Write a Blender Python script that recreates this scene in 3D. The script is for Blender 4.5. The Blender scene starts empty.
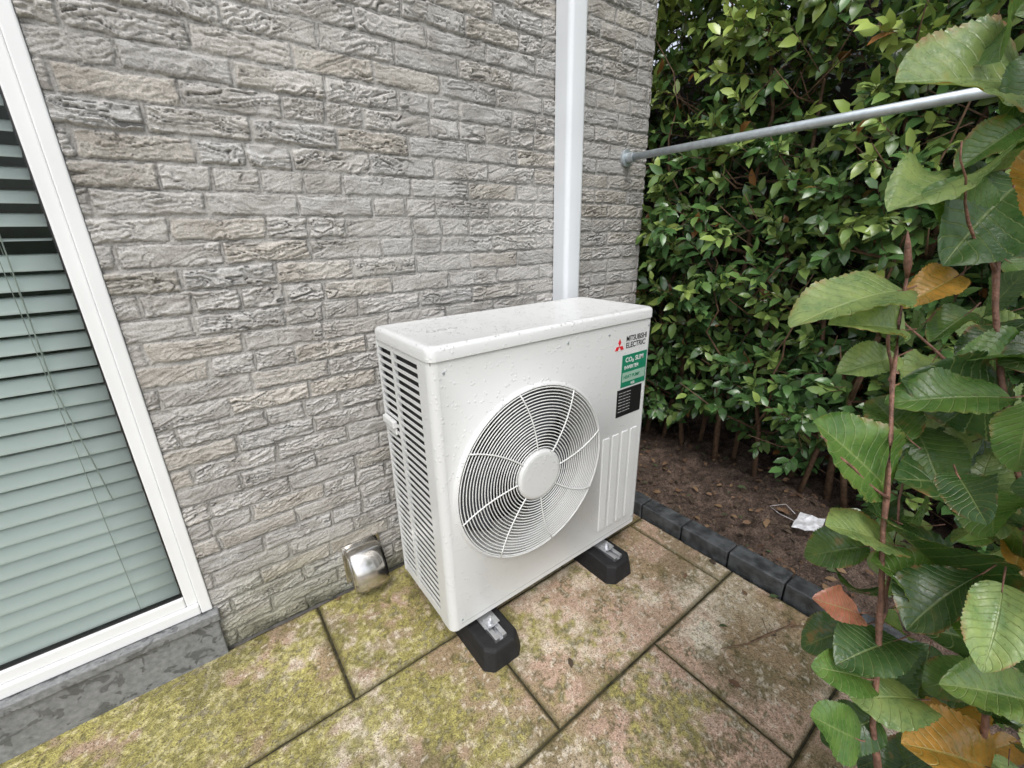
import bpy, math, numpy as np
from mathutils import Matrix, Vector
rng=np.random.default_rng(7)
scene=bpy.context.scene
col=scene.collection
# ------------------------------------------------------------ helpers
def empty(name,parent=None):
    o=bpy.data.objects.new(name,None);col.objects.link(o)
    if parent:o.parent=parent
    return o
def mesh(name,V,F,mat=None,parent=None,smooth=False,cols=None,luv=None):
    me=bpy.data.meshes.new(name)
    V=np.asarray(V,dtype=np.float64).reshape(-1,3)
    if isinstance(F,np.ndarray):
        k=F.shape[1];me.vertices.add(len(V));me.vertices.foreach_set('co',V.ravel())
        me.loops.add(F.size);me.polygons.add(len(F))
        me.loops.foreach_set('vertex_index',F.ravel().astype(np.int32))
        me.polygons.foreach_set('loop_start',np.arange(0,F.size,k,dtype=np.int32))
        me.polygons.foreach_set('loop_total',np.full(len(F),k,dtype=np.int32))
        me.update(calc_edges=True)
    else:
        me.from_pydata(V.tolist(),[],F);me.update()
    if smooth: me.polygons.foreach_set('use_smooth',np.ones(len(me.polygons),dtype=bool))
    if cols is not None:
        a=me.color_attributes.new('Col','FLOAT_COLOR','POINT')
        c=np.ones((len(V),4));c[:,:3]=cols;a.data.foreach_set('color',c.ravel())
    if luv is not None:
        a=me.attributes.new('luv','FLOAT_VECTOR','POINT');a.data.foreach_set('vector',np.asarray(luv,float).ravel())
    me.validate()
    o=bpy.data.objects.new(name,me);col.objects.link(o)
    if mat:me.materials.append(mat)
    if parent:o.parent=parent
    return o
class MB:
    def __init__(s):s.V=[];s.F=[];s.C=[]
    def add(s,V,F,c=None):
        b=len(s.V);s.V+= [tuple(v) for v in V];s.F+=[tuple(i+b for i in f) for f in F]
        if c is not None:s.C+=[c]*len(V)
    def box(s,x0,x1,y0,y1,z0,z1,c=None):
        s.add([(x0,y0,z0),(x1,y0,z0),(x1,y1,z0),(x0,y1,z0),(x0,y0,z1),(x1,y0,z1),(x1,y1,z1),(x0,y1,z1)],
              [(0,3,2,1),(4,5,6,7),(0,1,5,4),(1,2,6,5),(2,3,7,6),(3,0,4,7)],c)
    def tube(s,P,R,n=6,cap=True,c=None):
        P=[Vector(p) for p in P]
        if not hasattr(R,'__len__'):R=[R]*len(P)
        V=[];up=Vector((.31,.2,.93))
        for i,p in enumerate(P):
            d=(P[min(i+1,len(P)-1)]-P[max(i-1,0)]).normalized()
            a=d.cross(up)
            if a.length<.05:a=d.cross(Vector((1,0,0)))
            a.normalize();b=d.cross(a)
            for k in range(n):
                t=2*math.pi*k/n;V.append(p+(a*math.cos(t)+b*math.sin(t))*R[i])
        F=[]
        for i in range(len(P)-1):
            for k in range(n):
                F.append((i*n+k,i*n+(k+1)%n,(i+1)*n+(k+1)%n,(i+1)*n+k))
        if cap:F+=[tuple(range(n))[::-1],tuple(range((len(P)-1)*n,len(P)*n))]
        s.add(V,F,c)
    def build(s,name,mat=None,parent=None,smooth=False,bevel=0,seg=2,split=0):
        o=mesh(name,s.V,s.F,mat,parent,smooth,cols=np.array(s.C) if s.C else None)
        if bevel:
            m=o.modifiers.new('b','BEVEL');m.width=bevel;m.segments=seg;m.limit_method='ANGLE';m.angle_limit=math.radians(35)
        if split:
            e=o.modifiers.new('e','EDGE_SPLIT');e.split_angle=math.radians(split)
        return o
TAB=rng.random((256,256))
def vn(x,y,s=0):
    x=x+s*17.31;y=y+s*9.77
    xi=np.floor(x).astype(int);yi=np.floor(y).astype(int);fx=x-xi;fy=y-yi
    fx=fx*fx*(3-2*fx);fy=fy*fy*(3-2*fy)
    g=lambda a,b:TAB[a%256,b%256]
    return (g(xi,yi)*(1-fx)+g(xi+1,yi)*fx)*(1-fy)+(g(xi,yi+1)*(1-fx)+g(xi+1,yi+1)*fx)*fy
def fbm(x,y,s=0,o=3):
    r=0;a=1;t=0
    for i in range(o):
        r=r+a*vn(x*2**i,y*2**i,s+i*3.1);t+=a;a*=.55
    return r/t
def sst(x,a,b):
    t=np.clip((x-a)/(b-a),0,1);return t*t*(3-2*t)
def lerp(a,b,t):
    t=np.asarray(t)[...,None];return np.asarray(a)*(1-t)+np.asarray(b)*t
def gridfaces(ny,nx):
    i=np.arange(ny-1)[:,None]*nx+np.arange(nx-1)[None,:]
    return np.stack([i,i+1,i+nx+1,i+nx],-1).reshape(-1,4)
# ---- materials
def N(nt,typ,ins=None,**at):
    n=nt.nodes.new(typ)
    for k,v in at.items():setattr(n,k,v)
    for k,v in (ins or {}).items():
        s=n.inputs[k]
        if isinstance(v,bpy.types.NodeSocket):nt.links.new(v,s)
        else:s.default_value=v
    return n
def M(name,base=(.5,.5,.5),rough=.5,metal=0,spec=.5):
    m=bpy.data.materials.new(name);m.use_nodes=True;nt=m.node_tree;b=nt.nodes['Principled BSDF']
    b.inputs['Base Color'].default_value=(*base,1);b.inputs['Roughness'].default_value=rough
    b.inputs['Metallic'].default_value=metal;b.inputs['Specular IOR Level'].default_value=spec
    return m,nt,b
def mixc(nt,f,a,b,bl='MIX'):
    c=lambda v:(*v,1) if isinstance(v,tuple) and len(v)==3 else v
    n=N(nt,'ShaderNodeMix',{0:f,6:c(a),7:c(b)},data_type='RGBA',blend_type=bl);return n.outputs[2]
def mt(nt,op,a,b=0.,c=0.,clamp=False):
    n=N(nt,'ShaderNodeMath',{0:a,1:b,2:c},operation=op);n.use_clamp=clamp;return n.outputs[0]
def mr(nt,v,a,b,c=0.,d=1.):
    return N(nt,'ShaderNodeMapRange',{'Value':v,'From Min':a,'From Max':b,'To Min':c,'To Max':d}).outputs[0]
def pos(nt):return N(nt,'ShaderNodeNewGeometry').outputs['Position']
def noise(nt,v,sc,det=3.,ro=.55,dist=0.):
    return N(nt,'ShaderNodeTexNoise',{'Vector':v,'Scale':sc,'Detail':det,'Roughness':ro,'Distortion':dist}).outputs[0]
def bump(nt,b,h,st=.3,di=.01):
    n=N(nt,'ShaderNodeBump',{'Height':h,'Strength':st,'Distance':di});nt.links.new(n.outputs[0],b.inputs['Normal']);return n
def setc(nt,b,s,k='Base Color'):nt.links.new(s,b.inputs[k])
def xyz(nt,v):
    n=N(nt,'ShaderNodeSeparateXYZ',{0:v});return n.outputs
def attr(nt,n,o='Color'):return N(nt,'ShaderNodeAttribute',attribute_name=n).outputs[o]
def simple(name,c,rough=.5,metal=0,var=.15,sc=20,bs=0,bsc=100,spec=.5):
    m,nt,b=M(name,c,rough,metal,spec);p=pos(nt);n=noise(nt,p,sc,1.)
    setc(nt,b,mixc(nt,mr(nt,n,.3,.7),tuple(x*(1-var) for x in c),tuple(min(1,x*(1+var)) for x in c)))
    if bs:bump(nt,b,noise(nt,p,bsc,1.),bs,.003)
    return m
mBR,nt,b=M('brick_handmade',rough=.80,spec=.35);p=pos(nt);n3=noise(nt,p,240.,2.,.7)
c=attr(nt,'Col');c=mixc(nt,mr(nt,n3,.3,.7),mixc(nt,1.,c,(.76,.75,.74),'MULTIPLY'),mixc(nt,1.,c,(1.22,1.22,1.22),'MULTIPLY'))
setc(nt,b,c);bump(nt,b,n3,.5,.004)
mBP,nt,b=M('brick_plain',rough=.9,spec=.2)
p=pos(nt);s=xyz(nt,p);v=N(nt,'ShaderNodeCombineXYZ',{0:mt(nt,'ADD',s[0],s[1]),1:s[2],2:0.}).outputs[0]
bt=N(nt,'ShaderNodeTexBrick',{'Vector':v,'Color1':(.40,.38,.36,1),'Color2':(.34,.325,.30,1),'Mortar':(.33,.32,.30,1),'Scale':1.,'Mortar Size':.005,'Brick Width':.215,'Row Height':.06})
n3=noise(nt,p,60.);setc(nt,b,mixc(nt,mr(nt,n3,.3,.7,0.,.4),bt.outputs[0],(.25,.22,.19)));bump(nt,b,n3,.6,.006)
mWH=simple('painted_casing',(.665,.675,.67),.30,var=.02,sc=3)
nt=mWH.node_tree;b=nt.nodes['Principled BSDF'];p=pos(nt)
vo=N(nt,'ShaderNodeTexVoronoi',{'Vector':p,'Scale':85.,'Randomness':1.});dd=mt(nt,'SUBTRACT',1.,mr(nt,vo.outputs['Distance'],.0,.36),clamp=True)
gate=mr(nt,noise(nt,p,30.,1.),.48,.56);up=mr(nt,xyz(nt,N(nt,'ShaderNodeNewGeometry').outputs['Normal'])[2],.2,.9,.22,1.)
bump(nt,b,mt(nt,'MULTIPLY',mt(nt,'MULTIPLY',mt(nt,'SQRT',dd),gate),up),1.,.004)
mUP=simple('white_upvc',(.78,.79,.79),.3,var=.02,sc=6)
mDU=simple('white_duct_plastic',(.73,.76,.79),.35,var=.03,sc=6)
mGR=simple('grille_wire_paint',(.76,.77,.76),.35,var=.02)
mDK=simple('dark_interior',(.02,.02,.022),.7,var=.3)
mCO=simple('coil_fins',(.020,.021,.023),.6,.2,.3,60)
mFN=simple('fan_blade_plastic',(.07,.078,.09),.45,var=.1)
mSH=simple('fan_shroud',(.40,.40,.39),.5,var=.05)
mRB=simple('rubber',(.010,.010,.011),.7,var=.3,sc=40,bs=.5,bsc=250)
mAL=simple('aluminium',(.62,.63,.65),.35,.9,.1,50)
mST=simple('galvanised_steel',(.50,.55,.58),.42,.6,.12,40)
mSS=simple('stainless_steel',(.62,.60,.57),.16,1.0,.12,30)
mBK=simple('black_label',(.012,.012,.013),.35)
mGN=simple('green_label',(.012,.20,.11),.35,var=.05)
mRD=simple('red_mark',(.65,.02,.03),.35,var=.03)
mLG=simple('label_grey_green',(.30,.45,.36),.35,var=.03)
mTX=simple('print_black',(.02,.02,.02),.4)
mTW=simple('print_white',(.75,.75,.75),.4,var=.02)
mSL=simple('blind_slat',(.88,.95,.92),.4,var=.02,sc=4)
mRM=simple('room_interior',(.03,.06,.045),.8,var=.2)
mCD=simple('blind_cord',(.45,.5,.45),.6)
mWD=simple('dark_timber',(.020,.016,.013),.8,var=.4,sc=15)
mBK2=simple('border_paver',(.065,.07,.074),.5,var=.5,sc=25,bs=.9,bsc=120,spec=.5)
mBA=simple('bark',(.13,.078,.045),.75,var=.4,sc=60)
mBA2=simple('shrub_bark',(.19,.095,.065),.6,var=.4,sc=90,bs=.6,bsc=300)
mPT=simple('white_plastic',(.70,.71,.74),.4,var=.2,sc=60)
mRT=simple('roof_dark',(.03,.03,.034),.7,var=.3)
mSI,nt,b=M('bluestone',rough=.6);p=pos(nt)
c=mixc(nt,mr(nt,noise(nt,p,70.,3.,.7),.3,.7),(.14,.145,.147),(.26,.265,.265))
w=mr(nt,noise(nt,p,26.,2.,.6,.6),.55,.61);c=mixc(nt,mt(nt,'MULTIPLY',w,.6),c,(.055,.057,.06));setc(nt,b,c)
setc(nt,b,mr(nt,w,0.,1.,.6,.22),'Roughness')
mPV,nt,b=M('concrete_slab',rough=.6,spec=.55);p=pos(nt)
c=attr(nt,'Col');n3=noise(nt,p,75.,3.,.78);n4=noise(nt,p,230.,1.,.7)
c=mixc(nt,mr(nt,n3,.47,.64,0.,.62),c,mixc(nt,1.,c,(.38,.34,.24),'MULTIPLY'));c=mixc(nt,mr(nt,n4,.56,.70,0.,.8),c,(.07,.055,.035));c=mixc(nt,mr(nt,n4,.42,.30,0.,.6),c,mixc(nt,1.,c,(1.6,1.56,1.52),'MULTIPLY'))
setc(nt,b,c);setc(nt,b,mr(nt,n3,.35,.65,.26,.68),'Roughness');bump(nt,b,mt(nt,'ADD',n3,mt(nt,'MULTIPLY',n4,.7)),.75,.0035)
mJT=simple('joint_dirt',(.04,.036,.018),.95,var=.5,sc=50,bs=.8)
mSO,nt,b=M('soil',rough=.8,spec=.4);p=pos(nt)
c=mixc(nt,mr(nt,noise(nt,p,14.,3.,.7),.3,.7),(.055,.036,.027),(.18,.125,.095));n5=noise(nt,p,110.,3.,.75);c=mixc(nt,mr(nt,n5,.50,.64,0.,.9),c,(.022,.016,.012));c=mixc(nt,mr(nt,n5,.40,.30,0.,.7),c,(.34,.27,.21))
setc(nt,b,c);bump(nt,b,n5,1.,.012)
mGD=simple('ground_earth',(.10,.095,.05),.95,var=.4,sc=2)
def leafmat(name,veins=False,rough=.30,tr=.2):
    m,nt,b=M(name,rough=rough,spec=.6)
    c=attr(nt,'Col')
    if veins:
        L=xyz(nt,attr(nt,'luv','Vector'))
        sa=mt(nt,'ABSOLUTE',L[0]);ph=mt(nt,'FRACT',mt(nt,'MULTIPLY',mt(nt,'SUBTRACT',L[1],mt(nt,'MULTIPLY',sa,.20)),11.))
        d=mt(nt,'ABSOLUTE',mt(nt,'SUBTRACT',ph,.5))
        v=mr(nt,d,.42,.49);mid=mr(nt,sa,.05,.015);v=mt(nt,'MAXIMUM',v,mid)
        p=pos(nt);n=noise(nt,p,38.,3.,.7);n5=noise(nt,p,260.,1.,.6)
        c=mixc(nt,mr(nt,n,.35,.65),mixc(nt,1.,c,(.74,.82,.78),'MULTIPLY'),mixc(nt,1.,c,(1.3,1.2,1.0),'MULTIPLY'))
        ed=mt(nt,'MULTIPLY',mr(nt,sa,.82,1.0),mr(nt,n,.46,.60),clamp=True)
        c=mixc(nt,mt(nt,'MULTIPLY',ed,mr(nt,L[2],.35,.75,0.,.9)),c,(.27,.11,.05))
        bl=mt(nt,'MULTIPLY',mr(nt,n,.58,.68),mr(nt,L[2],.72,.9,0.,.7),clamp=True);c=mixc(nt,bl,c,(.26,.15,.05))
        c=mixc(nt,mr(nt,n5,.64,.74,0.,.45),c,(.10,.07,.03))
        c=mixc(nt,mt(nt,'MULTIPLY',v,.38),c,(.32,.38,.15))
        bump(nt,b,mt(nt,'ADD',mt(nt,'MULTIPLY',v,-1.),mt(nt,'MULTIPLY',n5,.6)),.6,.0012)
        setc(nt,b,mr(nt,n,.3,.7,.20,.42),'Roughness')
    setc(nt,b,c)
    if tr:
        t=N(nt,'ShaderNodeBsdfTranslucent',{'Color':mixc(nt,1.,c,(1.6,1.7,.8),'MULTIPLY')})
        mx=N(nt,'ShaderNodeMixShader',{0:tr,1:b.outputs[0],2:t.outputs[0]})
        nt.links.new(mx.outputs[0],nt.nodes['Material Output'].inputs[0])
    return m
mHL=leafmat('hedge_leaf',rough=.24,tr=0);mFL=leafmat('shrub_leaf',True,tr=.25);mDL=leafmat('litter_leaf',rough=.8,tr=.0)
mGL=bpy.data.materials.new('window_glass');mGL.use_nodes=True;nt=mGL.node_tree
nt.nodes.remove(nt.nodes['Principled BSDF'])
fr=N(nt,'ShaderNodeFresnel',{'IOR':1.35});tp=N(nt,'ShaderNodeBsdfTransparent',{'Color':(.95,.99,.97,1)});gl=N(nt,'ShaderNodeBsdfGlossy',{'Roughness':.01})
mx=N(nt,'ShaderNodeMixShader',{0:fr.outputs[0],1:tp.outputs[0],2:gl.outputs[0]});nt.links.new(mx.outputs[0],nt.nodes['Material Output'].inputs[0])

# ------------------------------------------------------------ ground
g=MB();g.add([(-60,-60,-.09),(60,-60,-.09),(60,60,-.09),(-60,60,-.09)],[(0,1,2,3)]);g.build('ground',mGD)
# ------------------------------------------------------------ house
house=empty('brick_house')
WX=-.144;XC=1.875
xs=np.arange(WX,XC+.001,.0028);zs=np.arange(0,2.62,.0028)
X,Z=np.meshgrid(xs,zs)
h=.0605;Lb=.218
Zw=Z+.007*(fbm(X*2.5,Z*5,1)-.5)+.003*(vn(X*18,Z*18,51)-.5)
row=np.floor(Zw/h).astype(int);off=rng.random(80)*.05+np.where(np.arange(80)%2==0,0,Lb/2)
u=(X+4+off[row]+.008*(vn(X*3,Z*20,19)-.5))/Lb;ui=np.floor(u).astype(int);fu=u-ui;fv=Zw/h-row
R1=TAB[(ui*7+row*13)%256,(row*5+ui)%256];R2=TAB[(ui*11+row*3)%256,(row*9+ui*2)%256];R3=TAB[(ui*5+row*17+9)%256,(row*7+ui*3)%256]
half=(R3<.16);dx=np.minimum(fu,1-fu)*Lb;dx=np.where(half,np.minimum(dx,np.abs(fu-.5)*Lb),dx);dz=np.minimum(fv,1-fv)*h
d=np.minimum(dx,dz)-.0028-(fbm(X*38,Z*38,2)-.42)*.011-(vn(X*140,Z*140,3)-.5)*.0018
m=sst(d,-.001,.0045)
tilt=(R2-.5)*.9
Zt=Z+X*tilt*.5
wx=(fbm(X*12,Z*22,4)-.5)
nz=fbm(X*5.5+R1*60+wx*1.3,Zt*42+R3*40+wx*2.4,5,3)
t1=nz*6.0;saw=t1%1.0;saw=np.where(saw>.90,(1-saw)/.10,saw/.90)
nz2=fbm(X*18+R2*50+wx*2,Zt*105+R1*30+wx*3,6,2)
strength=.36+.64*sst(fbm(X*5,Z*9,7)+.25*(R1-.5),.35,.58)
gro=np.exp(-((nz-.5)/.013)**2)+.75*np.exp(-((nz-.40)/.010)**2)+.75*np.exp(-((nz-.60)/.010)**2)
gro2=np.exp(-((nz2-.5)/.03)**2)
H=m*(.0048+(R2-.5)*.003)+m*strength*(.0064*saw-.0046*gro-.0010*gro2)+m*.0023*(fbm(X*60,Z*90,9)-.5)+(1-m)*(.002*(vn(X*200,Z*200,11)-.5)+.0035*fbm(X*20,Z*20,12))
Y=.006-H
br=.475+.055*R1
mot=fbm(X*12,Z*24,22);mot2=fbm(X*50,Z*90,23);big=fbm(X*1.6,Z*1.6,24)
c0=np.stack([br*1.0,br*.972,br*.930],-1)
c0=lerp(c0,c0*np.array([1.01,.98,.93]),sst(R3,.6,.95));c0=lerp(c0,c0*np.array([.95,.965,.98]),sst(R2,.5,.9))
c0=lerp(c0,c0*np.array([.68,.66,.635]),sst(mot,.43,.72)*.72);c0=lerp(c0,c0*1.14,sst(mot2,.52,.72)*.6)
cav=(.82+.22*saw*strength+.08*(1-strength)-.46*np.clip(gro,0,1)*strength-.10*gro2*strength)[...,None]
mort=np.array([.39,.38,.36])*(.62+.6*fbm(X*30,Z*30,13)[...,None])
C=c0*cav*m[...,None]+mort*(1-m[...,None])
gap=(np.exp(-((d+.0008)/.0013)**2)*sst(fbm(X*18,Z*18,27),.30,.5))[...,None];C=C*(1-.58*gap)
C=C*(.84+.32*big)[...,None]
alg=sst(-Z+.35*fbm(X*5,Z*7,25),-.16,.18);C=lerp(C,C*np.array([.66,.67,.52]),alg*.78)
alg2=sst(-Z+.08*fbm(X*16,Z*20,26),-.02,.05);C=lerp(C,[.04,.043,.024],alg2*.75)
C=np.clip(C,.01,.62)
mesh('wall_face',np.stack([X,Y,Z],-1).reshape(-1,3),gridfaces(*X.shape),mBR,house,True,cols=C.reshape(-1,3))
w=MB()
w.box(WX,XC-.002,.012,.30,-.05,2.62);w.box(WX,XC-.002,.0,.30,2.62,3.0);w.box(-4,-1.5,0,.3,-.05,3.0);w.box(-1.5,WX,0,.3,2.35,3.0);w.box(-1.5,WX,.02,.3,-.05,.11)
w.box(XC-.30,XC-.003,.30,3.5,-.05,3.0);w.box(-4,-3.7,.3,3.5,-.05,3.0)
w.build('wall_body',mBP,house)
ys=np.arange(0.0,.6,.006);zz=np.arange(0,2.62,.0045);Yg,Zg=np.meshgrid(ys,zz)
rw=np.floor(Zg/h).astype(int);uu=(Yg+.0+off[rw])/Lb;fu=uu%1;fv=Zg/h-rw
d=np.minimum(np.minimum(fu,1-fu)*Lb,np.minimum(fv,1-fv)*h)-.0042;mm=sst(d,0,.004)
Xg=XC-.004+mm*(.006+.004*fbm(Yg*12,Zg*60,21))
cc=np.where(mm[...,None]>.5,np.array([.42,.40,.38]),np.array([.34,.33,.31]))*(.75+.5*vn(Yg*9,Zg*16,3))[...,None]
mesh('wall_return',np.stack([Xg,Yg,Zg],-1).reshape(-1,3),gridfaces(*Yg.shape),mBR,house,True,cols=cc.reshape(-1,3))
r=MB();r.box(-4.05,XC+.06,-.04,3.6,3.003,3.07);r.build('roof_edge',mRT,house)
# window
win=empty('window',house)
WL=-1.45;ZB0=.178;ZT0=2.33
f=MB()
f.box(WX-.030,WX-.001,-.006,.07,ZB0,ZT0);f.box(WL,WL+.03,-.006,.07,ZB0,ZT0)
f.box(WL+.031,WX-.031,-.006,.07,ZB0,ZB0+.035);f.box(WL+.031,WX-.031,-.006,.07,ZT0-.035,ZT0)
f.box(WX-.060,WX-.031,.004,.07,ZB0+.036,ZT0-.036);f.box(WL+.031,WL+.06,.004,.07,ZB0+.036,ZT0-.036)
f.box(WL+.061,WX-.061,.004,.07,ZB0+.036,ZB0+.072);f.box(WL+.061,WX-.061,.004,.07,ZT0-.072,ZT0-.036)
f.build('frame',mUP,win,bevel=.0035)
gk=MB()
gk.box(WX-.0645,WX-.0605,.012,.03,ZB0+.074,ZT0-.074);gk.box(WL+.065,WX-.065,.012,.03,ZB0+.0725,ZB0+.0765)
gk.build('gasket',mBK,win)
g=MB();g.add([(WL+.06,.018,ZB0+.07),(WX-.06,.018,ZB0+.07),(WX-.06,.018,ZT0-.07),(WL+.06,.018,ZT0-.07)],[(0,1,2,3)]);g.build('glass',mGL,win)
sl=MB();z=ZB0+.095
while z<ZT0-.09:
    n=6;V=[];t=math.radians(47 if z<1.25 else 36)+(rng.random()-.5)*.06
    if abs(z-1.262)<.023:t=math.radians(2)
    for i in range(n+1):
        q=(i/n-.5);yy=q*.048;bow=.0045*(1-4*q*q)
        V.append((yy*math.cos(t)-bow*math.sin(t),yy*math.sin(t)+bow*math.cos(t)))
    P=[];F=[];dl=(rng.random()-.5)*.004
    for kx in range(13):
        xx=WL+.07+(WX-.068-WL-.07)*kx/12
        for (a_,b_) in V:P.append((xx,.046+a_,z+b_+dl*kx/12))
    for kx in range(12):
        for i in range(n):F.append((kx*7+i,kx*7+i+1,(kx+1)*7+i+1,(kx+1)*7+i))
    sl.add(P,F)
    z+=.0458
o=sl.build('blind_slats',mSL,win,True);mo=o.modifiers.new('s','SOLIDIFY');mo.thickness=.0006
cd=MB()
for xx in (WX-.16,WX-.62,WX-1.1):
    for yy in (.024,.070):cd.tube([(xx,yy,ZB0+.08),(xx,yy,ZT0-.08)],.0009,5)
cd.tube([(WX-.14,.0225,1.45),(WX-.155,.0225,.95),(WX-.13,.0225,.62)],.0014,5)
cd.build('blind_cords',mCD,win)
rm=MB();rm.box(-1.6,.0,.62,.64,0,2.5);rm.box(-1.6,0,.13,.62,.0,.02);rm.box(-1.62,-1.6,.3,.62,0,2.5);rm.box(0,.02,.3,.62,0,2.5);rm.box(-1.6,0,.3,.62,2.5,2.52)
rm.build('room',mRM,win)
s_=MB();s_.box(-1.6,WX+.012,-.030,.10,.145,.175);s_.box(-1.6,WX+.004,-.018,.10,-.03,.143);s_.build('window_sill',mSI,house,bevel=.004)
# ------------------------------------------------------------ paving
def pavecol(A,B,t):
    a1=fbm(A*2.6,B*2.6,41,4);a2=fbm(A*9,B*9,42,4);a3=fbm(A*30,B*30,43,4);a4=fbm(A*90,B*90,44,2);a5=fbm(A*4,B*4,46,4);a6=fbm(A*5.5,B*5.5,48,4)
    c=lerp([.46,.33,.24],[.70,.60,.48],sst(a2,.36,.64));c=lerp(c,[.58,.40,.31],sst(a1+.12*(A-1.0),.42,.62)*.75)
    c=c*t*(.76+.46*a3)[...,None]
    st=sst(a5+.35*(a3-.5),.46,.60);c=lerp(c,[.27,.21,.10],st*.62)
    g=.86+.70*B-.36*A+2.2*(a1-.5)+1.6*(a2-.5)+1.6*(a3-.5)
    gm=sst(g,.15,.85)
    mo=lerp([.21,.195,.045],[.50,.46,.14],sst(a3*.6+a4*.4,.36,.64))
    c=lerp(c,mo,gm*.88)
    al=sst(a6+.3*(a3-.5),.50,.64);c=lerp(c,[.12,.11,.04],al*.50)
    dk=sst(a3+.5*(a1-.5),.54,.67)*sst(a4,.35,.6);c=lerp(c,[.10,.085,.03],dk*.8)
    c=lerp(c,[.72,.65,.54],sst(a4+.4*(a2-.5),.60,.72)*.65*(1-gm*.7))
    return c
pv=[];pvF=[];pvC=[];nb=0
rowsy=[0.0,-.421,-.851,-1.269,-1.69,-2.11,-2.53,-2.95];js=[.139,.558,.981,.56,.14,.56,.14]
jo=.0030
for i in range(7):
    y1=rowsy[i]-(jo if i else .004);y0=rowsy[i+1]+jo
    k=-4
    while True:
        x0=js[i]+.842*k+jo;x1=js[i]+.842*(k+1)-jo;k+=1
        if x0>1.48:break
        x1=min(x1,1.488)
        if x1-x0<.03 or x1<-2.6:continue
        fine=i<4 and x1>-1.0;st=.0042 if fine else .02
        nx=max(2,int((x1-x0)/st));ny=int((y1-y0)/st)
        A,B=np.meshgrid(np.linspace(x0,x1,nx+1),np.linspace(y0,y1,ny+1))
        e=np.minimum(np.minimum(A-x0,x1-A),np.minimum(B-y0,y1-B))
        e=e-.004*(fbm(A*60,B*60,3)-.3)
        zz=-.007*(1-sst(e,-.002,.006))+.0022*(fbm(A*12,B*12,5)-.5)+.0012*(fbm(A*90,B*90,6)-.5)+(rng.random()-.5)*.003+(A-x0)*(rng.random()-.5)*.004
        V=np.stack([A,B,zz],-1).reshape(-1,3);cc=pavecol(A,B,.90+.2*rng.random())
        edge=sst(-e,-.014,.0);cc=lerp(cc,[.11,.095,.03],edge*.75).reshape(-1,3)
        F=gridfaces(ny+1,nx+1)
        idx=np.arange(V.shape[0]).reshape(ny+1,nx+1);ring=np.array(list(idx[0,:])+list(idx[1:,-1])+list(idx[-1,-2::-1])+list(idx[-2:0:-1,0]))
        sk=V[ring].copy();sk[:,2]=-.045;L=len(ring);q=np.arange(L);o0=V.shape[0]
        F=np.vstack([F,np.stack([ring,o0+q,o0+(q+1)%L,ring[(q+1)%L]],-1)])
        V=np.vstack([V,sk]);cc=np.vstack([cc,cc[ring]*.5])
        pv.append(V);pvF.append(F+nb);pvC.append(cc);nb+=len(V)
mesh('patio_paving',np.vstack(pv),np.vstack(pvF),mPV,None,True,cols=np.clip(np.vstack(pvC),0,.70))
xs=np.arange(-2.6,1.5,.02);ys=np.arange(-2.96,.02,.02);A,B=np.meshgrid(xs,ys)
mesh('joint_sand',np.stack([A,B,-.009+.008*(fbm(A*25,B*25,8)-.5)],-1).reshape(-1,3),gridfaces(*A.shape),mJT,None,True)
bd=MB();y=-.004
while y>-1.5:
    l=.203+.004*rng.random();dxx=(rng.random()-.5)*.008;dzz=(rng.random()-.5)*.008
    bd.box(1.496+dxx,1.578+dxx,y-l+.005,y,-.05,.062+dzz);y-=l
bd.build('border_edging',mBK2,bevel=.006,seg=3)
xs=np.arange(1.575,3.4,.010);ys=np.arange(-2.4,2.6,.010);A,B=np.meshgrid(xs,ys)
zz=.012+.06*(fbm(A*3,B*3,14)-.4)+.045*(fbm(A*18,B*18,15)-.5)+.026*(fbm(A*55,B*55,16)-.5)
zz=np.where((A<XC+.01)&(B>.0),-.06,zz)
mesh('soil_bed',np.stack([A,B,zz],-1).reshape(-1,3),gridfaces(*A.shape),mSO,None,True)
xs=np.arange(.72,1.575,.02);ys=np.arange(-3.0,-1.52,.02);A,B=np.meshgrid(xs,ys)
mesh('soil_bed',np.stack([A,B,.03+.03*(fbm(A*18,B*18,15)-.5)],-1).reshape(-1,3),gridfaces(*A.shape),mSO,None,True)

# ------------------------------------------------------------ heat pump
hp=empty('heat_pump_unit')
X0,X1,YF,YB,ZB,ZT=.432,1.325,-.498,-.141,.103,1.019
zl=ZT-.036;r=.024
cx,cz,R=.768,.556,.286
def arc(x,y,a0,a1,r,n=8):return [(x+r*math.cos(math.radians(a0+(a1-a0)*i/n)),y+r*math.sin(math.radians(a0+(a1-a0)*i/n))) for i in range(n+1)]
def wrap(path,z0,z1,name):
    m_=MB();n=len(path);m_.add([(x,y,z0) for x,y in path]+[(x,y,z1) for x,y in path],[(i,i+1,n+i+1,n+i) for i in range(n-1)])
    o=m_.build(name,mWH,hp,True);s=o.modifiers.new('s','SOLIDIFY');s.thickness=.0015;s.offset=0
    e=o.modifiers.new('e','EDGE_SPLIT');e.split_angle=math.radians(40);return o
wrap([(X0,YF+.062)]+arc(X0+r,YF+r,180,270,r),ZB+.004,zl,'front_corner_panel')
wrap(arc(X1-r,YF+r,270,360,r)+[(X1,YB-.02)]+arc(X1-.02,YB-.02,0,90,.02)+[(X0+.004,YB),(X0,YB-.004),(X0,YB-.012)],ZB+.004,zl,'side_and_back_panel')
x0,x1,z0,z1=X0+r,X1-r,ZB+.004,zl
angs=set(np.linspace(0,2*math.pi,129)[:-1].tolist())
for (a_,b_) in ((x0,z0),(x1,z0),(x1,z1),(x0,z1)):angs.add(math.atan2(b_-cz,a_-cx)%(2*math.pi))
angs=sorted(angs);n=len(angs)
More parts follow.
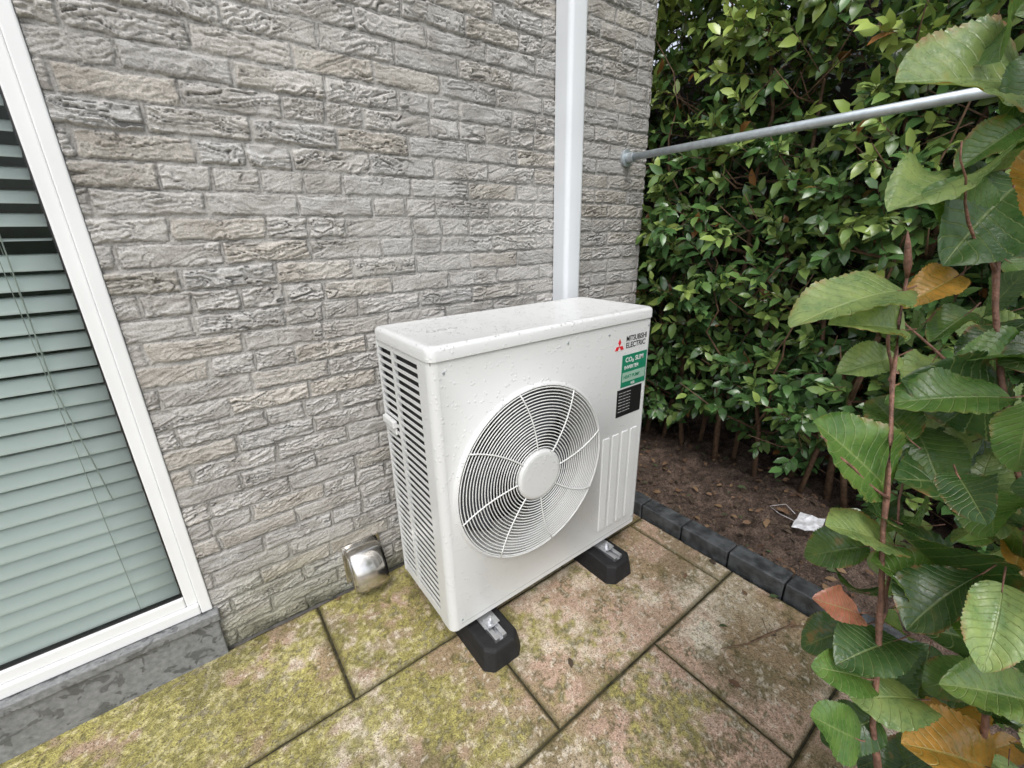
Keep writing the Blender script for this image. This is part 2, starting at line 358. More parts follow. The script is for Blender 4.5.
prof=[(R-.006,.06),(R-.003,.012),(R,.0),(R+.001,-.009),(R+.004,-.012),(R+.008,-.011),(R+.012,-.004),(R+.016,0.)]
V=[];F=[]
for rr,dy in prof:
    V+=[(cx+rr*math.cos(a),YF+dy,cz+rr*math.sin(a)) for a in angs]
for a in angs:
    c_,s__=math.cos(a),math.sin(a);t=min(((x1-cx)/c_ if c_>1e-9 else (x0-cx)/c_ if c_<-1e-9 else 9),((z1-cz)/s__ if s__>1e-9 else (z0-cz)/s__ if s__<-1e-9 else 9))
    V.append((cx+t*c_,YF,cz+t*s__))
for j in range(len(prof)):
    for i in range(n):F.append((j*n+i,j*n+(i+1)%n,(j+1)*n+(i+1)%n,(j+1)*n+i))
o=mesh('front_panel',V,F,mWH,hp,True);e=o.modifiers.new('e','EDGE_SPLIT');e.split_angle=math.radians(50)
path=arc(X1-r,YF+r-.004,270,360,r)+arc(X1-r+.002,YB-r+.004,0,90,r)+arc(X0+r-.002,YB-r+.004,90,180,r)+arc(X0+r-.002,YF+r-.004,180,270,r)
n=len(path);m_=MB()
V=[];cxm,cym=(X0+X1)/2,(YF+YB)/2
def inset(d):return [(x+(-d if x>cxm else d),y+(-d if y>cym else d)) for x,y in path]
lev=[(zl-.002,.002,0),(zl,-.001,0),(ZT-.010,-.001,0),(ZT-.004,.0015,0),(ZT,.006,0),(ZT+.0005,.02,0),(ZT-.0015,.026,0)]
for z_,d_,_ in lev:V+=[(x,y,z_) for x,y in inset(d_)]
F=[(j*n+i,j*n+(i+1)%n,(j+1)*n+(i+1)%n,(j+1)*n+i) for j in range(len(lev)-1) for i in range(n)]
F.append(tuple(range((len(lev)-1)*n,len(lev)*n)))
m_.add(V,F);m_.build('top_panel',mWH,hp,True,split=45)
m_=MB()
for i,xx in enumerate((.53,.565,.60)):
    P=[(xx+.013*math.cos(t),-.325+.009*math.sin(t),ZT-.0008) for t in np.linspace(0,2*math.pi,17)];m_.tube(P,.0014,6)
m_.build('lid_emboss',mSH,hp,True)
m_=MB();m_.box(X0+.006,X1-.006,YF+.006,YB-.006,zl-.010,zl-.001);m_.build('lid_shadow_gap',mDK,hp)
m_=MB()
for i in range(4):
    xx=1.105+i*.052
    m_.box(xx-.019,xx+.019,YF-.0035,YF+.004,.165,.565)
m_.build('panel_ribs',mWH,hp,bevel=.0032,seg=3)
m_=MB();m_.box(X0+.035,X1-.03,YF-.0006,YF+.004,ZB+.022,ZB+.0235);m_.build('panel_seam',mSH,hp)
m_=MB()
for (xx,zz_) in ((.47,.95),(.47,.14),(1.30,.14),(1.09,.95),(1.30,.955),(.90,.955)):
    m_.tube([(xx,YF-.002,zz_),(xx,YF+.002,zz_)],.0036,10)
m_.build('screws',mST,hp)
m_=MB()
def dome(rr):return YF-.020+.010*(rr/.29)**2
rr=.092
while rr<.284:
    P=[(cx+rr*math.cos(t),dome(rr),cz+rr*math.sin(t)) for t in np.linspace(0,2*math.pi,97)];m_.tube(P,.0018,6,False);rr+=.0101
for k in range(8):
    a0=math.radians(4+45*k);P=[]
    for i in range(9):
        rr=.07+(.288-.07)*i/8;a=a0+.16*(i/8)**1.6;P.append((cx+rr*math.cos(a),dome(rr)-.002,cz+rr*math.sin(a)))
    m_.tube(P,.0024,6)
m_.build('fan_grille',mGR,hp,True)
m_=MB();nn=48;V=[];pr=[(.071,-.0295),(.078,-.028),(.085,-.023),(.086,-.014)]
for rr,dy in pr:V+=[(cx+rr*math.cos(2*math.pi*i/nn),YF+dy,cz+rr*math.sin(2*math.pi*i/nn)) for i in range(nn)]
F=[(j*nn+i,j*nn+(i+1)%nn,(j+1)*nn+(i+1)%nn,(j+1)*nn+i) for j in range(3) for i in range(nn)]+[tuple(range(nn))]
m_.add(V,F);m_.build('grille_hub',mWH,hp,False)
m_=MB();V=[];pr=[(.282,.058),(.275,.09),(.275,.15),(.284,.19)]
for rr,dy in pr:V+=[(cx+rr*math.cos(2*math.pi*i/64),YF+dy,cz+rr*math.sin(2*math.pi*i/64)) for i in range(64)]
m_.add(V,[(j*64+i,j*64+(i+1)%64,(j+1)*64+(i+1)%64,(j+1)*64+i) for j in range(3) for i in range(64)]);m_.build('fan_shroud',mSH,hp,True)
m_=MB()
for k in range(3):
    a0=2*math.pi*k/3+.5;V=[];F=[];na,nr=10,8
    for i in range(na+1):
        for j in range(nr+1):
            rr=.06+(.262-.06)*j/nr;a=a0+(1.25+.25*j/nr)*(i/na)+.25*(j/nr)
            V.append((cx+rr*math.cos(a),YF+.075+.055*(i/na)-.01*j/nr,cz+rr*math.sin(a)))
    for i in range(na):
        for j in range(nr):F.append((i*(nr+1)+j,i*(nr+1)+j+1,(i+1)*(nr+1)+j+1,(i+1)*(nr+1)+j))
    m_.add(V,F)
m_.tube([(cx,YF+.06,cz),(cx,YF+.15,cz)],.07,32)
m_.build('fan_blades',mFN,hp,True,split=50)
m_=MB();m_.box(X0+.03,X1-.03,YF+.20,YF+.21,ZB+.02,zl-.02);m_.build('inner_back',mDK,hp)
m_=MB();m_.box(X0+.016,X0+.024,YF+.055,YB-.008,ZB+.01,zl-.01);m_.build('coil',mCO,hp)
m_=MB()
ya0,ya1=YB-.114,YB-.014
yb0,yb1=YF+.066,YB-.130
m_.box(X0,X0+.010,ya1-.001,ya1+.006,ZB+.006,zl);m_.box(X0,X0+.010,yb1,ya0,ZB+.006,zl)
m_.box(X0+.0002,X0+.010,yb0-.006,yb0+.004,ZB+.006,zl-.001)
pz=(zl-.02-(ZB+.03))/34
for i in range(35):
    z_=ZB+.03+pz*i
    for (q0,q1) in ((ya0,ya1),(yb0,yb1)):
        m_.box(X0+.0005,X0+.0035,q0+.0005,q1-.0005,z_,z_+.0092)
m_.box(X0+.0006,X0+.012,yb0+.005,yb1-.001,ZB+.006,ZB+.029);m_.box(X0+.0006,X0+.012,yb0+.005,yb1-.001,zl-.019,zl-.001)
m_.box(X0+.0006,X0+.012,ya0+.001,ya1-.002,ZB+.006,ZB+.029);m_.box(X0+.0006,X0+.012,ya0+.001,ya1-.002,zl-.019,zl-.001)
m_.build('side_louvres',mWH,hp)
m_=MB();m_.box(X0-.014,X0+.002,ya0+.015,ya1-.001,.715,.740);m_.box(X0-.006,X0+.002,ya0+.018,ya1-.004,.690,.713);m_.build('side_handle',mWH,hp,bevel=.004,seg=3)
m_=MB();m_.box(X0+.008,X1-.008,YF+.008,YB-.008,ZB,ZB+.02);m_.build('base_pan',mWH,hp)
def lab(name,x0,x1,z0,z1,mat,p=.0012):
    m_=MB();m_.box(x0,x1,YF-p,YF+.001,z0,z1);return m_.build(name,mat,hp)
lab('green_label',1.166,1.303,.745,.865,mGN);lab('green_label_strip',1.171,1.298,.765,.800,mLG,.0016);lab('rating_plate',1.150,1.288,.632,.738,mBK)
def txt(s,x,z,size,mat,name,dy=.002,sx=1.):
    cu=bpy.data.curves.new(name,'FONT');cu.body=s;cu.size=size;cu.extrude=.0002;cu.offset=.0004*size/.03
    o=bpy.data.objects.new(name,cu);col.objects.link(o);o.rotation_euler=(math.pi/2,0,0);o.location=(x,YF-dy,z);o.scale=(sx,1,1);cu.materials.append(mat);o.parent=hp;return o
txt('MITSUBISHI',1.180,.914,.027,mTX,'badge_text',.0008,.84);txt('ELECTRIC',1.180,.890,.027,mTX,'badge_text',.0008,.92)
txt('CO\u2082 SLIM',1.182,.838,.024,mTW,'label_text',.0018);txt('INVERTER',1.178,.812,.018,mTW,'label_text',.0018)
txt('HEAT PUMP',1.177,.777,.017,mGN,'label_text',.0022);txt('R32',1.22,.750,.013,mTW,'label_text',.0022)
for i in range(7):txt('------ ----- ---- --',1.158,.722-i*.012,.011,mTW,'plate_text',.0018,.95)
m_=MB();a=.0155
for k in range(3):
    an=math.radians(90+120*k);d1=(math.cos(an-math.radians(30)),math.sin(an-math.radians(30)));d2=(math.cos(an+math.radians(30)),math.sin(an+math.radians(30)))
    ox,oz=1.146,.902;q=[(0,0),(d1[0]*a,d1[1]*a),((d1[0]+d2[0])*a,(d1[1]+d2[1])*a),(d2[0]*a,d2[1]*a)]
    V=[(ox+x,YF-.001,oz+z) for x,z in q]+[(ox+x,YF+.001,oz+z) for x,z in q]
    m_.add(V,[(0,1,2,3),(7,6,5,4),(0,4,5,1),(1,5,6,2),(2,6,7,3),(3,7,4,0)])
m_.build('three_diamond_badge',mRD,hp)
for fx in (.555,1.115):
    ft=empty('rubber_support_foot');hw=.069;y0,y1=-.615,-.035;c=.026
    def prof_(hw,ya,yb,c):return [(fx-hw,ya+c),(fx-hw+c,ya),(fx+hw-c,ya),(fx+hw,ya+c),(fx+hw,yb-c),(fx+hw-c,yb),(fx-hw+c,yb),(fx-hw,yb-c)]
    m_=MB();V=[];L=[(0,hw+.004,0),(.035,hw,.004),(.068,hw-.006,.008),(.074,hw-.012,.014)]
    for z_,w_,i_ in L:V+=[(x,y,z_) for x,y in prof_(w_,y0+i_,y1-i_,c)]
    F=[(j*8+i,j*8+(i+1)%8,(j+1)*8+(i+1)%8,(j+1)*8+i) for j in range(3) for i in range(8)]+[tuple(range(24,32))]
    m_.add(V,F);m_.build('rubber_block',mRB,ft,bevel=.004,seg=2)
    m_=MB();m_.box(fx-.021,fx-.006,y0+.03,y1-.03,.0735,.088);m_.box(fx+.006,fx+.021,y0+.03,y1-.03,.0735,.088);m_.box(fx-.021,fx+.021,y0+.03,y1-.03,.073,.0765);m_.build('mounting_rail',mAL,ft,bevel=.001)
    m_=MB();m_.box(fx-.028,fx+.028,YF-.040,YF+.03,.089,.0925);m_.box(fx-.017,fx+.017,YF-.045,YF-.005,.093,.0955)
    m_.tube([(fx,YF-.026,.0955),(fx,YF-.026,.098)],.014,20);m_.tube([(fx,YF-.026,.098),(fx,YF-.026,.107)],.0095,6);m_.tube([(fx,YF-.026,.107),(fx,YF-.026,.118)],.0045,10)
    m_.box(fx-.03,fx+.03,YF+.04,YB-.02,.0885,ZB)
    m_.build('bolt_bracket',mAL,ft)
# ------------------------------------------------------------ duct
m_=MB()
dxc,dyf,dw=1.333,-.082,.046;rr=.020
path=[(dxc-dw,-.004)]+arc(dxc-dw+rr,dyf+rr,180,270,rr,6)+arc(dxc+dw-rr,dyf+rr,270,360,rr,6)+[(dxc+dw,-.004)]
n=len(path);m_.add([(x,y,.30) for x,y in path]+[(x,y,3.0) for x,y in path],[(i,i+1,n+i+1,n+i) for i in range(n-1)]+[tuple(range(n))[::-1],tuple(range(n,2*n))])
m_.build('cable_duct',mDU,None,True,split=40)
# ------------------------------------------------------------ rail pole
pl=empty('metal_rail');m_=MB();m_.tube([(1.725,.0,1.585),(1.725,-.5,1.587),(1.725,-1.9,1.592)],.0150,20);m_.build('tube',mST,pl,True)
m_=MB();m_.tube([(1.725,.002,1.585),(1.725,-.014,1.585)],.036,28);m_.tube([(1.725,-.014,1.585),(1.725,-.05,1.585)],.021,24);m_.build('wall_flange',mST,pl,bevel=.002)
m_=MB();m_.tube([(1.725,-1.9,1.61),(1.725,-1.9,-.05)],.02,16);m_.build('post',mST,pl,True)
# ------------------------------------------------------------ stainless hooded wall vent
sp=empty('wall_vent_hood');lx0,lx1=.262,.384
m_=MB();m_.box(lx0-.010,lx1+.010,-.006,.004,.036,.200);m_.build('wall_flange',mSS,sp,bevel=.0015)
m_=MB()
# curved pressed hood: profile from the wall top, bulging outward, open at the bottom
pf=[]
for i in range(13):
    t=i/12;a=math.pi/2*t
    pf.append((-.0065-.104*math.sin(a)**.80,.070+.120*math.cos(a)**1.25))
pf+=[(-.112,.052)]
nx=10;V=[];F=[]
for j in range(nx+1):
    q=j/nx;xx=lx0+(lx1-lx0)*q;cr=1-.10*abs(2*q-1)**3
    for (yy,zz_) in pf:V.append((xx,-.0065+(yy+.0065)*cr,.052+(zz_-.052)*(1-.05*abs(2*q-1)**3)))
np_=len(pf)
for j in range(nx):
    for i in range(np_-1):F.append((j*np_+i,(j+1)*np_+i,(j+1)*np_+i+1,j*np_+i+1))
for j in (0,nx):
    b0=len(V);V.append((V[j*np_][0],-.0065,.052));F.append(tuple([b0]+[j*np_+i for i in range(np_)]))
m_.add(V,F);o=m_.build('hood',mSS,sp,True,split=40);s=o.modifiers.new('s','SOLIDIFY');s.thickness=.0014;s.offset=0
m_=MB();m_.box(lx0+.004,lx1-.004,-.098,-.008,.056,.060)
for i in range(5):m_.box(lx0+.006,lx1-.006,-.095+i*.018,-.087+i*.018,.048,.0555)
m_.build('vent_opening',mDK,sp)

# ------------------------------------------------------------ leaves (vectorised)
def nrm(a):return a/np.maximum(np.linalg.norm(a,axis=-1,keepdims=True),1e-9)
LT=np.array([(0,0,0),(0,.35,.02),(0,.72,.0),(0,1,-.10),(-.235,.32,.075),(-.19,.70,.05),(.235,.32,.075),(.19,.70,.05)])
LFt=np.array([(0,1,4),(1,2,5),(1,5,4),(2,3,5),(0,6,1),(1,6,7),(1,7,2),(2,7,3)])
def leaves(name,B,D,Nn,S,C,mat,parent=None):
    D=nrm(D);Nn=nrm(Nn-D*np.sum(Nn*D,-1,keepdims=True));Xa=np.cross(D,Nn)
    T=LT[None]*S[:,None,None]
    V=B[:,None]+Xa[:,None]*T[...,0:1]+D[:,None]*T[...,1:2]+Nn[:,None]*T[...,2:3]
    F=(LFt[None]+8*np.arange(len(B))[:,None,None]).reshape(-1,3)
    return mesh(name,V.reshape(-1,3),F,mat,parent,True,cols=np.repeat(C,8,0))
hedge=empty('laurel_hedge')
def hx(y,z):
    return 2.00+.28*(fbm(y*1.7+9,z*1.7,31)-.5)+.24*(vn(y*5,z*5,32)-.5)+.12*sst(-z,-.45,-.1)
NT=6300
oy=rng.uniform(-2.2,1.6,NT);oz=rng.uniform(.07,3.25,NT)
lay=rng.random(NT)**1.4*.50
keep=(oz<np.where(oy>.9,2.72,3.2)+.15*(vn(oy*3,oy*0,3)-.5))&((vn(oy*6,oz*6,33)>.28)|(lay>.2))&(rng.random(NT)<(.35+.65*sst(oz,.08,.40)))
oy,oz,lay=oy[keep],oz[keep],lay[keep];ox=hx(oy,oz)+lay+.06
n=len(oy);O=np.stack([ox,oy,oz],-1)
D=nrm(np.stack([-.75+.5*rng.normal(size=n)*.6,.55*rng.normal(size=n),.35+.45*rng.normal(size=n)],-1))
TL=rng.uniform(.10,.20,n);NL=9
ref=nrm(np.cross(D,np.array([0,0,1.])));ref2=np.cross(D,ref)
Bs,Ds,Ns,Ss,Cs=[],[],[],[],[]
ph=rng.random(n)*6.28
tw=rng.random(n)
for k in range(NL):
    t=(k+1)/NL;a=ph+k*2.4
    B=O+D*(TL*t)[:,None]
    side=ref*np.cos(a)[:,None]+ref2*np.sin(a)[:,None]
    dd=nrm(D*(.35+.75*t)+side*(1.-.35*t)+rng.normal(size=(n,3))*.22+np.array([0,0,-.15]))
    nn_=np.array([-.55,-.12,.68])+rng.normal(size=(n,3))*.46
    Bs.append(B);Ds.append(dd);Ns.append(nn_);Ss.append(rng.uniform(.054,.096,n)*(1-.15*t))
    q=np.clip(.10+.44*tw+.30*rng.random(n)+.42*(O[:,2]/2.6)**2-.55*lay,0,1)[:,None]  # leaf colour carries painted sky light up high and shade deeper inside
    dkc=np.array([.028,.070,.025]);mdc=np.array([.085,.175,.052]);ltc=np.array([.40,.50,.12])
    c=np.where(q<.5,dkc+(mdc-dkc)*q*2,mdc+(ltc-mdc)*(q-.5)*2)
    br=rng.random(n)[:,None]<.012;c=np.where(br,np.array([.30,.14,.05]),c)
    Cs.append(c)
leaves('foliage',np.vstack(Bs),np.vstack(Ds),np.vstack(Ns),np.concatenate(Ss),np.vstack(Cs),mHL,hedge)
tv=[];E=O+D*TL[:,None]
for P,rad in ((O-D*.12,.0024),(E,.0011)):
    for k in range(3):
        a=2.094*k;tv.append(P+(ref*math.cos(a)+ref2*math.sin(a))*rad)
V=np.stack(tv,1).reshape(-1,3);F=np.array([(0,1,4,3),(1,2,5,4),(2,0,3,5)]);F=(F[None]+6*np.arange(n)[:,None,None]).reshape(-1,4)
mesh('twigs',V,F,mBA,hedge,True)
m_=MB()
for i in range(34):
    y=-2.3+i*.115+rng.uniform(-.05,.05);x=2.24+rng.uniform(-.06,.2);P=[(x,y,-.03)];R_=[.012+.007*rng.random()]
    for k in range(1,10):
        x+=rng.normal()*.035;y+=rng.normal()*.04;P.append((x,y,k*.29));R_.append(R_[0]*(1-k*.085))
    m_.tube(P,R_,7)
    for k in range(1,9):
        for _ in range(2):
            b0=Vector(P[k]);e=b0+Vector((-rng.uniform(.05,.3),rng.normal()*.2,rng.uniform(.05,.3)));mid=(b0+e)/2+Vector((0,0,-.03))
            m_.tube([b0,mid,e],[R_[k]*.55,R_[k]*.4,.0015],5)
for (y,z0,z1,dyy) in ((-.42,.45,1.35,.16),(-.15,1.0,2.1,.18),(-.9,.9,1.9,-.2),(-.62,.35,1.1,-.12)):
    x=2.00;P=[]
    for q in range(9):
        t=q/8;P.append((x+.10*(1-t)+rng.normal()*.016,y+dyy*t+rng.normal()*.022,z0+(z1-z0)*t))
    m_.tube(P,[.0060-.0005*q for q in range(9)],7)
m_.build('stems',mBA,hedge,True)
fe=empty('dark_hedge_backing');m_=MB()  # board backing added behind the hedge to keep its interior dark
y=-3.2
while y<2.4:
    m_.box(2.80,2.82,y,y+.118,.0,2.3);y+=.122
for y in (-3.2,-1.4,.4,2.2):m_.box(2.822,2.89,y,y+.07,-.05,2.35)
m_.build('boards',mWD,fe)
sh=empty('garden_shed');m_=MB()
x=1.92
while x<4.2:
    m_.box(x,x+.116,1.95,1.97,-.05,2.45);x+=.12
m_.build('boards',mWD,sh)
m_=MB();m_.box(1.9,4.3,1.80,4.2,2.46,2.60);m_.box(1.9,4.2,1.98,4.1,-.05,2.455);m_.build('roof_and_body',mRT,sh)
n=620;B=np.stack([rng.uniform(1.60,2.45,n),rng.uniform(-1.7,.5,n),np.full(n,.045)],-1);B=B[~((B[:,0]<XC+.03)&(B[:,1]>-.02))]
n=len(B);B[:,2]=.012+.06*(fbm(B[:,0]*3,B[:,1]*3,14)-.4)+.018;a=rng.random(n)*6.28;D=np.stack([np.cos(a),np.sin(a),rng.normal(size=n)*.15],-1);Nn=np.array([0,0,1.])+rng.normal(size=(n,3))*.4
pal=np.array([(.12,.065,.035),(.15,.085,.045),(.05,.035,.022),(.20,.125,.065),(.05,.08,.025),(.08,.055,.035)]);C=pal[rng.integers(0,6,n)]
leaves('leaf_litter',B,D,Nn,rng.uniform(.015,.048,n),C,mDL)
B=np.array([(1.46,-.80,.006),(1.40,-.95,.005),(1.30,-1.08,.005),(1.47,-.55,.006),(1.2,-.95,.004),(1.44,-.22,.006),(1.38,-.13,.006),(1.05,-1.1,.004),(.2,-.03,.006),(.7,-.75,.004),(.52,-.02,.006),(.62,-.03,.006),(1.42,-1.1,.006),(1.46,-1.0,.006),(.9,-.03,.006),(1.33,-.75,.004)]);n=16
a=rng.random(n)*6.28;D=np.stack([np.cos(a),np.sin(a),0*a],-1);leaves('fallen_leaves',B,D,np.array([0,0,1.])+rng.normal(size=(n,3))*.2,rng.uniform(.012,.040,n),pal[rng.integers(0,6,n)],mDL)
m_=MB();m_.tube([(1.12,-1.0,.008),(1.2,-1.045,.012),(1.29,-1.07,.01),(1.38,-1.10,.013),(1.45,-1.16,.01)],[.0012,.0025,.0036,.0025,.001],6);m_.tube([(1.29,-1.07,.01),(1.33,-1.03,.02)],[.0016,.0008],5);m_.build('fallen_twig',mBA,None,True)
m_=MB();V=[];F=[]
for i in range(7):
    for j in range(5):
        V.append((1.86+.022*i+.004*rng.normal(),-.91-.024*j+.01*i*.3,.055+.012*rng.random()+.02*math.sin(i*1.1)*.6+.006*j))
for i in range(6):
    for j in range(4):F.append((i*5+j,i*5+j+1,(i+1)*5+j+1,(i+1)*5+j))
m_.add(V,F);o=m_.build('plastic_wrapper',mPT);s=o.modifiers.new('s','SOLIDIFY');s.thickness=.0008
m_=MB();m_.tube([(1.93,-.92,.05),(1.91,-.84,.065),(1.96,-.78,.05),(2.00,-.83,.07),(1.94,-.89,.08)],.0010,6);m_.build('wire',mPT,None,True)

# ------------------------------------------------------------ foreground shrub
shrub=empty('hornbeam_shrub')
NTt,NS=66,6
tt=np.linspace(0,1,NTt+1);ss=np.linspace(-1,1,2*NS+1)
Sg,Tg=np.meshgrid(ss,tt)
wprof=(np.clip(tt,0,1)**.57)*((1-tt)**.70);wprof=wprof/wprof.max()
LG=gridfaces(NTt+1,2*NS+1)
FV,FC,FU,FF=[],[],[],[];stemsB=MB();fcount=[0]
def big_leaf(base,tip,nvec,wr=.30,colr=(.07,.13,.03),pet=True):
    base=np.array(base,float);tip=np.array(tip,float);L=np.linalg.norm(tip-base);y=(tip-base)/L
    nv=np.array(nvec,float);nv=nv-y*(nv@y);nv/=np.linalg.norm(nv);x=np.cross(y,nv)
    r_=rng.random(6);wr=wr*1.10
    ser=1+.08*(.5-((Tg*22)%1))*(np.abs(Sg)>.9)
    W=wprof[:,None]*wr*L*ser*(1+.08*np.sin(7*Tg+r_[4]*6)*np.sign(Sg))
    sa=np.abs(Sg)
    corr=-np.cos(2*math.pi*(Tg-.20*sa)*11)*.0105*L*np.sqrt(sa)*wprof[:,None]
    pz=sa*W*(.10+.45*r_[0])-(.05+.28*r_[1])*L*(Tg**2)+(.06+.12*r_[2])*L*np.sin(4.5*Tg+r_[3]*6)*Sg*wprof[:,None]+corr+.045*L*np.sin(10*Tg+6*Sg*r_[0]+r_[1]*6)*sa**1.5*wprof[:,None]
    bend=(r_[5]-.5)*.25*L*Tg**2
    P=base+(Sg*W+bend)[...,None]*x+(Tg*L)[...,None]*y+pz[...,None]*nv
    FV.append(P.reshape(-1,3));npt=P.shape[0]*P.shape[1]
    FF.append(LG+fcount[0]);fcount[0]+=npt;FC.append(np.tile(np.array(colr),(npt,1)))
    FU.append(np.stack([Sg,Tg,np.full_like(Sg,rng.random())],-1).reshape(-1,3))
    if pet:
        pb=base-y*.016+np.array([0,0,.004]);stemsB.tube([pb,base,base+y*.01],[.0010,.0009,.0005],5)
DG=(.045,.098,.030);MG=(.082,.160,.040);PG=(.20,.28,.11);YG=(.26,.27,.08);OR=(.40,.22,.05);RD=(.30,.12,.09)
cam=np.array([0,-1.41,1.2764])
def nfor(b,t,k=.55,j=.25):
    m=(np.array(b)+np.array(t))/2;v=cam-m;v/=np.linalg.norm(v);return v*k+np.array([-.1,0,.75])+rng.normal(size=3)*j
KEY=[((.900,-1.325,1.430),(.745,-1.228,1.455),.42,PG),((.829,-1.315,1.337),(.681,-1.238,1.321),.26,PG),((.890,-1.279,1.520),(.801,-1.26,1.473),.33,MG),
((.810,-1.328,1.274),(.715,-1.271,1.303),.30,MG),((.700,-1.278,1.201),(.578,-1.215,1.196),.31,PG),((.758,-1.314,1.217),(.690,-1.291,1.193),.28,OR),
((.845,-1.332,1.325),(.712,-1.293,1.248),.32,DG),((.690,-1.291,1.155),(.606,-1.246,1.175),.30,PG),((.631,-1.328,.972),(.563,-1.263,1.065),.34,MG),
((.762,-1.430,.963),(.628,-1.337,1.005),.36,DG),((.768,-1.396,1.049),(.666,-1.319,1.113),.32,DG),((.623,-1.350,.908),(.547,-1.300,.952),.32,PG),
((.678,-1.417,.849),(.599,-1.335,.961),.36,DG),((.721,-1.478,.785),(.623,-1.415,.822),.42,DG),((.565,-1.345,.835),(.518,-1.318,.86),.30,RD),
((.647,-1.397,.844),(.584,-1.343,.917),.32,MG),((.606,-1.417,.730),(.537,-1.377,.763),.36,PG),((.656,-1.49,.650),(.568,-1.425,.707),.33,OR),
((.603,-1.383,.799),(.520,-1.346,.802),.33,DG),((.537,-1.385,.685),(.480,-1.348,.731),.33,MG),((.555,-1.372,.76),(.500,-1.335,.79),.33,MG),((.57,-1.39,.70),(.505,-1.36,.68),.33,DG),
((.74,-1.30,1.16),(.80,-1.26,1.10),.32,MG),((.70,-1.29,1.12),(.645,-1.25,1.10),.31,PG),((.79,-1.33,1.17),(.735,-1.31,1.14),.30,MG),
((.66,-1.33,1.03),(.70,-1.27,1.07),.32,MG),((.64,-1.34,.93),(.69,-1.30,.92),.32,DG),((.61,-1.33,.90),(.575,-1.275,.87),.32,MG),((.60,-1.34,.84),(.66,-1.31,.80),.32,DG),((.59,-1.35,.80),(.545,-1.30,.76),.30,DG),((.84,-1.33,1.46),(.785,-1.30,1.40),.33,DG),((.80,-1.32,1.38),(.745,-1.29,1.345),.30,MG)]
for b_,t_,w_,c_ in KEY:
    cc=np.array(c_)*(.85+.3*rng.random());big_leaf(b_,t_,nfor(b_,t_,.75,.24),w_,cc)
def stem(P,R_):
    P=[Vector(p) for p in P];Q=[];RR=[]
    for i in range(len(P)-1):
        for q in range(4):
            t=q/4;p0=P[max(i-1,0)];p1=P[i];p2=P[i+1];p3=P[min(i+2,len(P)-1)]
            v=.5*((2*p1)+(p2-p0)*t+(2*p0-5*p1+4*p2-p3)*t*t+(3*p1-p0-3*p2+p3)*t**3)
            Q.append(v+Vector(rng.normal(size=3)*.0015));RR.append((R_[i]*(1-t)+R_[i+1]*t)*(1.25 if q==0 else 1))
    Q.append(P[-1]);RR.append(R_[-1]);stemsB.tube(Q,RR,8)
stem([(.66,-1.66,0),(.60,-1.53,.35),(.549,-1.408,.652),(.582,-1.365,.82),(.604,-1.334,.972),(.655,-1.30,1.10),(.700,-1.277,1.215)],[.006,.005,.0034,.003,.0027,.0022,.0018])
stemsB.tube([(.700,-1.277,1.215),(.697,-1.275,1.232),(.692,-1.271,1.254),(.689,-1.268,1.270)],[.0018,.0042,.003,.0005],8)
stem([(.86,-1.74,0),(.80,-1.60,.45),(.745,-1.47,.85),(.735,-1.40,1.05),(.78,-1.34,1.22),(.86,-1.32,1.38),(.92,-1.29,1.56)],[.008,.006,.004,.0033,.003,.0025,.0015])
stem([(1.0,-1.80,0),(.95,-1.62,.4),(.90,-1.48,.85),(.92,-1.38,1.25),(1.0,-1.30,1.65)],[.009,.007,.005,.004,.002])
stem([(.78,-1.62,0),(.70,-1.52,.4),(.66,-1.47,.7),(.70,-1.43,.9)],[.006,.005,.003,.0015])
stem([(.655,-1.30,1.10),(.70,-1.275,1.14),(.77,-1.27,1.20)],[.002,.0017,.001]);stem([(.582,-1.365,.82),(.63,-1.35,.90),(.66,-1.33,1.0)],[.002,.0017,.001])
stem([(.604,-1.334,.972),(.57,-1.29,1.02),(.545,-1.27,1.05)],[.0018,.0015,.0008])
stem([(.735,-1.40,1.05),(.72,-1.33,1.12),(.70,-1.28,1.17)],[.002,.0016,.001]);stem([(.78,-1.34,1.22),(.74,-1.31,1.28),(.70,-1.29,1.36)],[.002,.0015,.0008])
pal=[DG,DG,MG,MG,MG,PG,PG,(.13,.21,.06)]
cnt=0
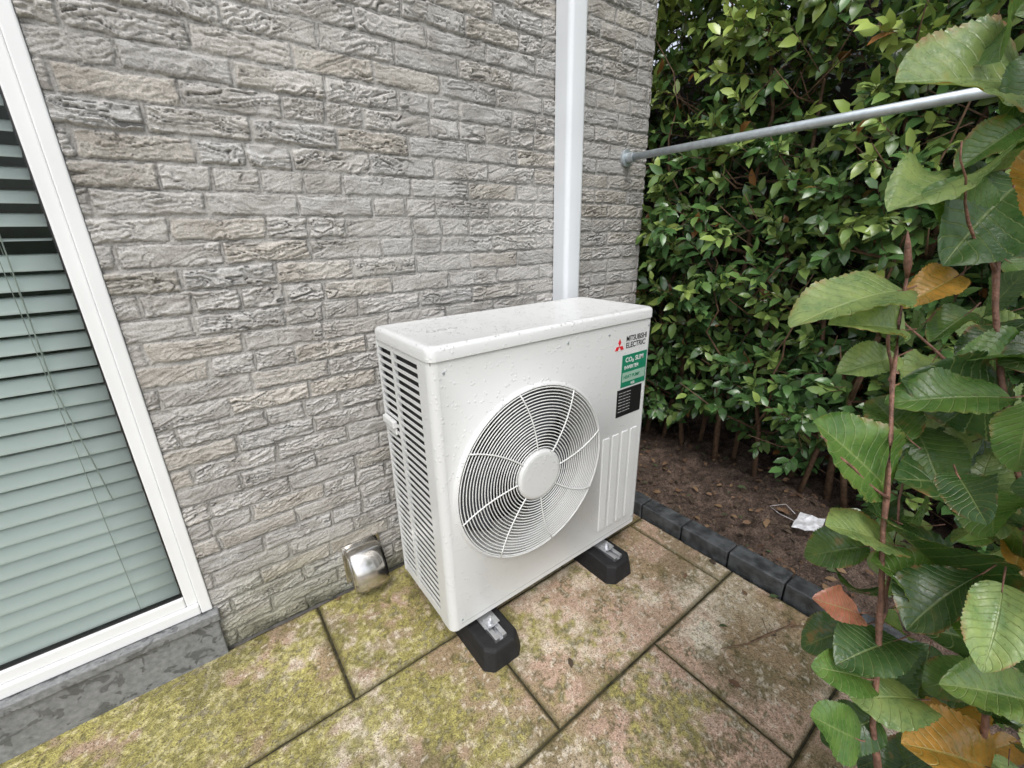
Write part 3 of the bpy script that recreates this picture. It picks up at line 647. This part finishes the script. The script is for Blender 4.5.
while cnt<360:
    x=rng.uniform(.56,1.25);z=rng.uniform(.15,1.75);e=(z-1.2764)/x
    k=np.interp(e,[-1.6,-1.0,-.45,-.2,0,.3,.6],[-.06,.0,.12,.13,.10,.10,.15])
    yh=-1.41+k*x;y=rng.uniform(-1.41-.30*x,yh)
    if rng.random()>(1.0 if z<1.15 else .5):continue
    b=np.array([x,y,z]);d=np.array([-.8,.35,-.15])+rng.normal(size=3)*.6;d/=np.linalg.norm(d)
    L=rng.uniform(.065,.105);tip=b+d*L
    if tip[1]>-1.41+(k+.05)*tip[0] or np.linalg.norm(tip-cam)<.56 or tip[0]<.5:continue
    c_=np.array(pal[rng.integers(0,len(pal))])*(.8+.4*rng.random())
    if rng.random()<.04:c_=np.array(OR)*.8
    big_leaf(b,tip,nfor(b,tip,.4,.38),rng.uniform(.27,.35),c_);cnt+=1
mesh('leaves',np.vstack(FV),np.vstack(FF),mFL,shrub,True,cols=np.vstack(FC),luv=np.vstack(FU))
stemsB.build('stems',mBA2,shrub,True)

# ------------------------------------------------------------ light
W=bpy.data.worlds.new('World');scene.world=W;W.use_nodes=True;nt=W.node_tree
sk=N(nt,'ShaderNodeTexSky',sky_type='NISHITA');sk.sun_disc=False;sk.sun_elevation=math.radians(58);sk.sun_rotation=math.radians(215);sk.air_density=1.;sk.dust_density=3.;sk.ozone_density=1.
hs=N(nt,'ShaderNodeHueSaturation',{'Saturation':.36,'Value':1.65,'Color':sk.outputs[0]})
bg=nt.nodes['Background'];nt.links.new(hs.outputs[0],bg.inputs[0]);bg.inputs[1].default_value=.15
sd=bpy.data.lights.new('sun','SUN');sd.energy=1.4;sd.angle=math.radians(35);sd.color=(1,.98,.96);so=bpy.data.objects.new('sun',sd);col.objects.link(so)
az,el=math.radians(215),math.radians(58);dv=Vector((math.sin(az)*math.cos(el),math.cos(az)*math.cos(el),math.sin(el)));so.rotation_euler=(dv).to_track_quat('Z','Y').to_euler()
scene.view_settings.view_transform='Standard';scene.view_settings.look='None';scene.view_settings.exposure=0
# ------------------------------------------------------------ camera
f_,yw,pt,rl,Hh=426.3,36.82,19.51,1.21,1.2764
s,c=math.sin,math.cos;y,p,r=map(math.radians,(yw,pt,rl))
rt0=Vector((c(y),-s(y),0));fw=Vector((s(y)*c(p),c(y)*c(p),-s(p)));up0=Vector((s(y)*s(p),c(y)*s(p),c(p)))
rt=rt0*c(r)-up0*s(r);up=rt0*s(r)+up0*c(r)
cd_=bpy.data.cameras.new('camera');cd_.lens=36*f_/1024;cd_.sensor_width=36;cd_.clip_start=.02;cd_.clip_end=500
co=bpy.data.objects.new('camera',cd_);col.objects.link(co)
mw=Matrix((( rt[0],up[0],-fw[0],0),(rt[1],up[1],-fw[1],-1.41),(rt[2],up[2],-fw[2],Hh),(0,0,0,1)));co.matrix_world=mw
scene.camera=co
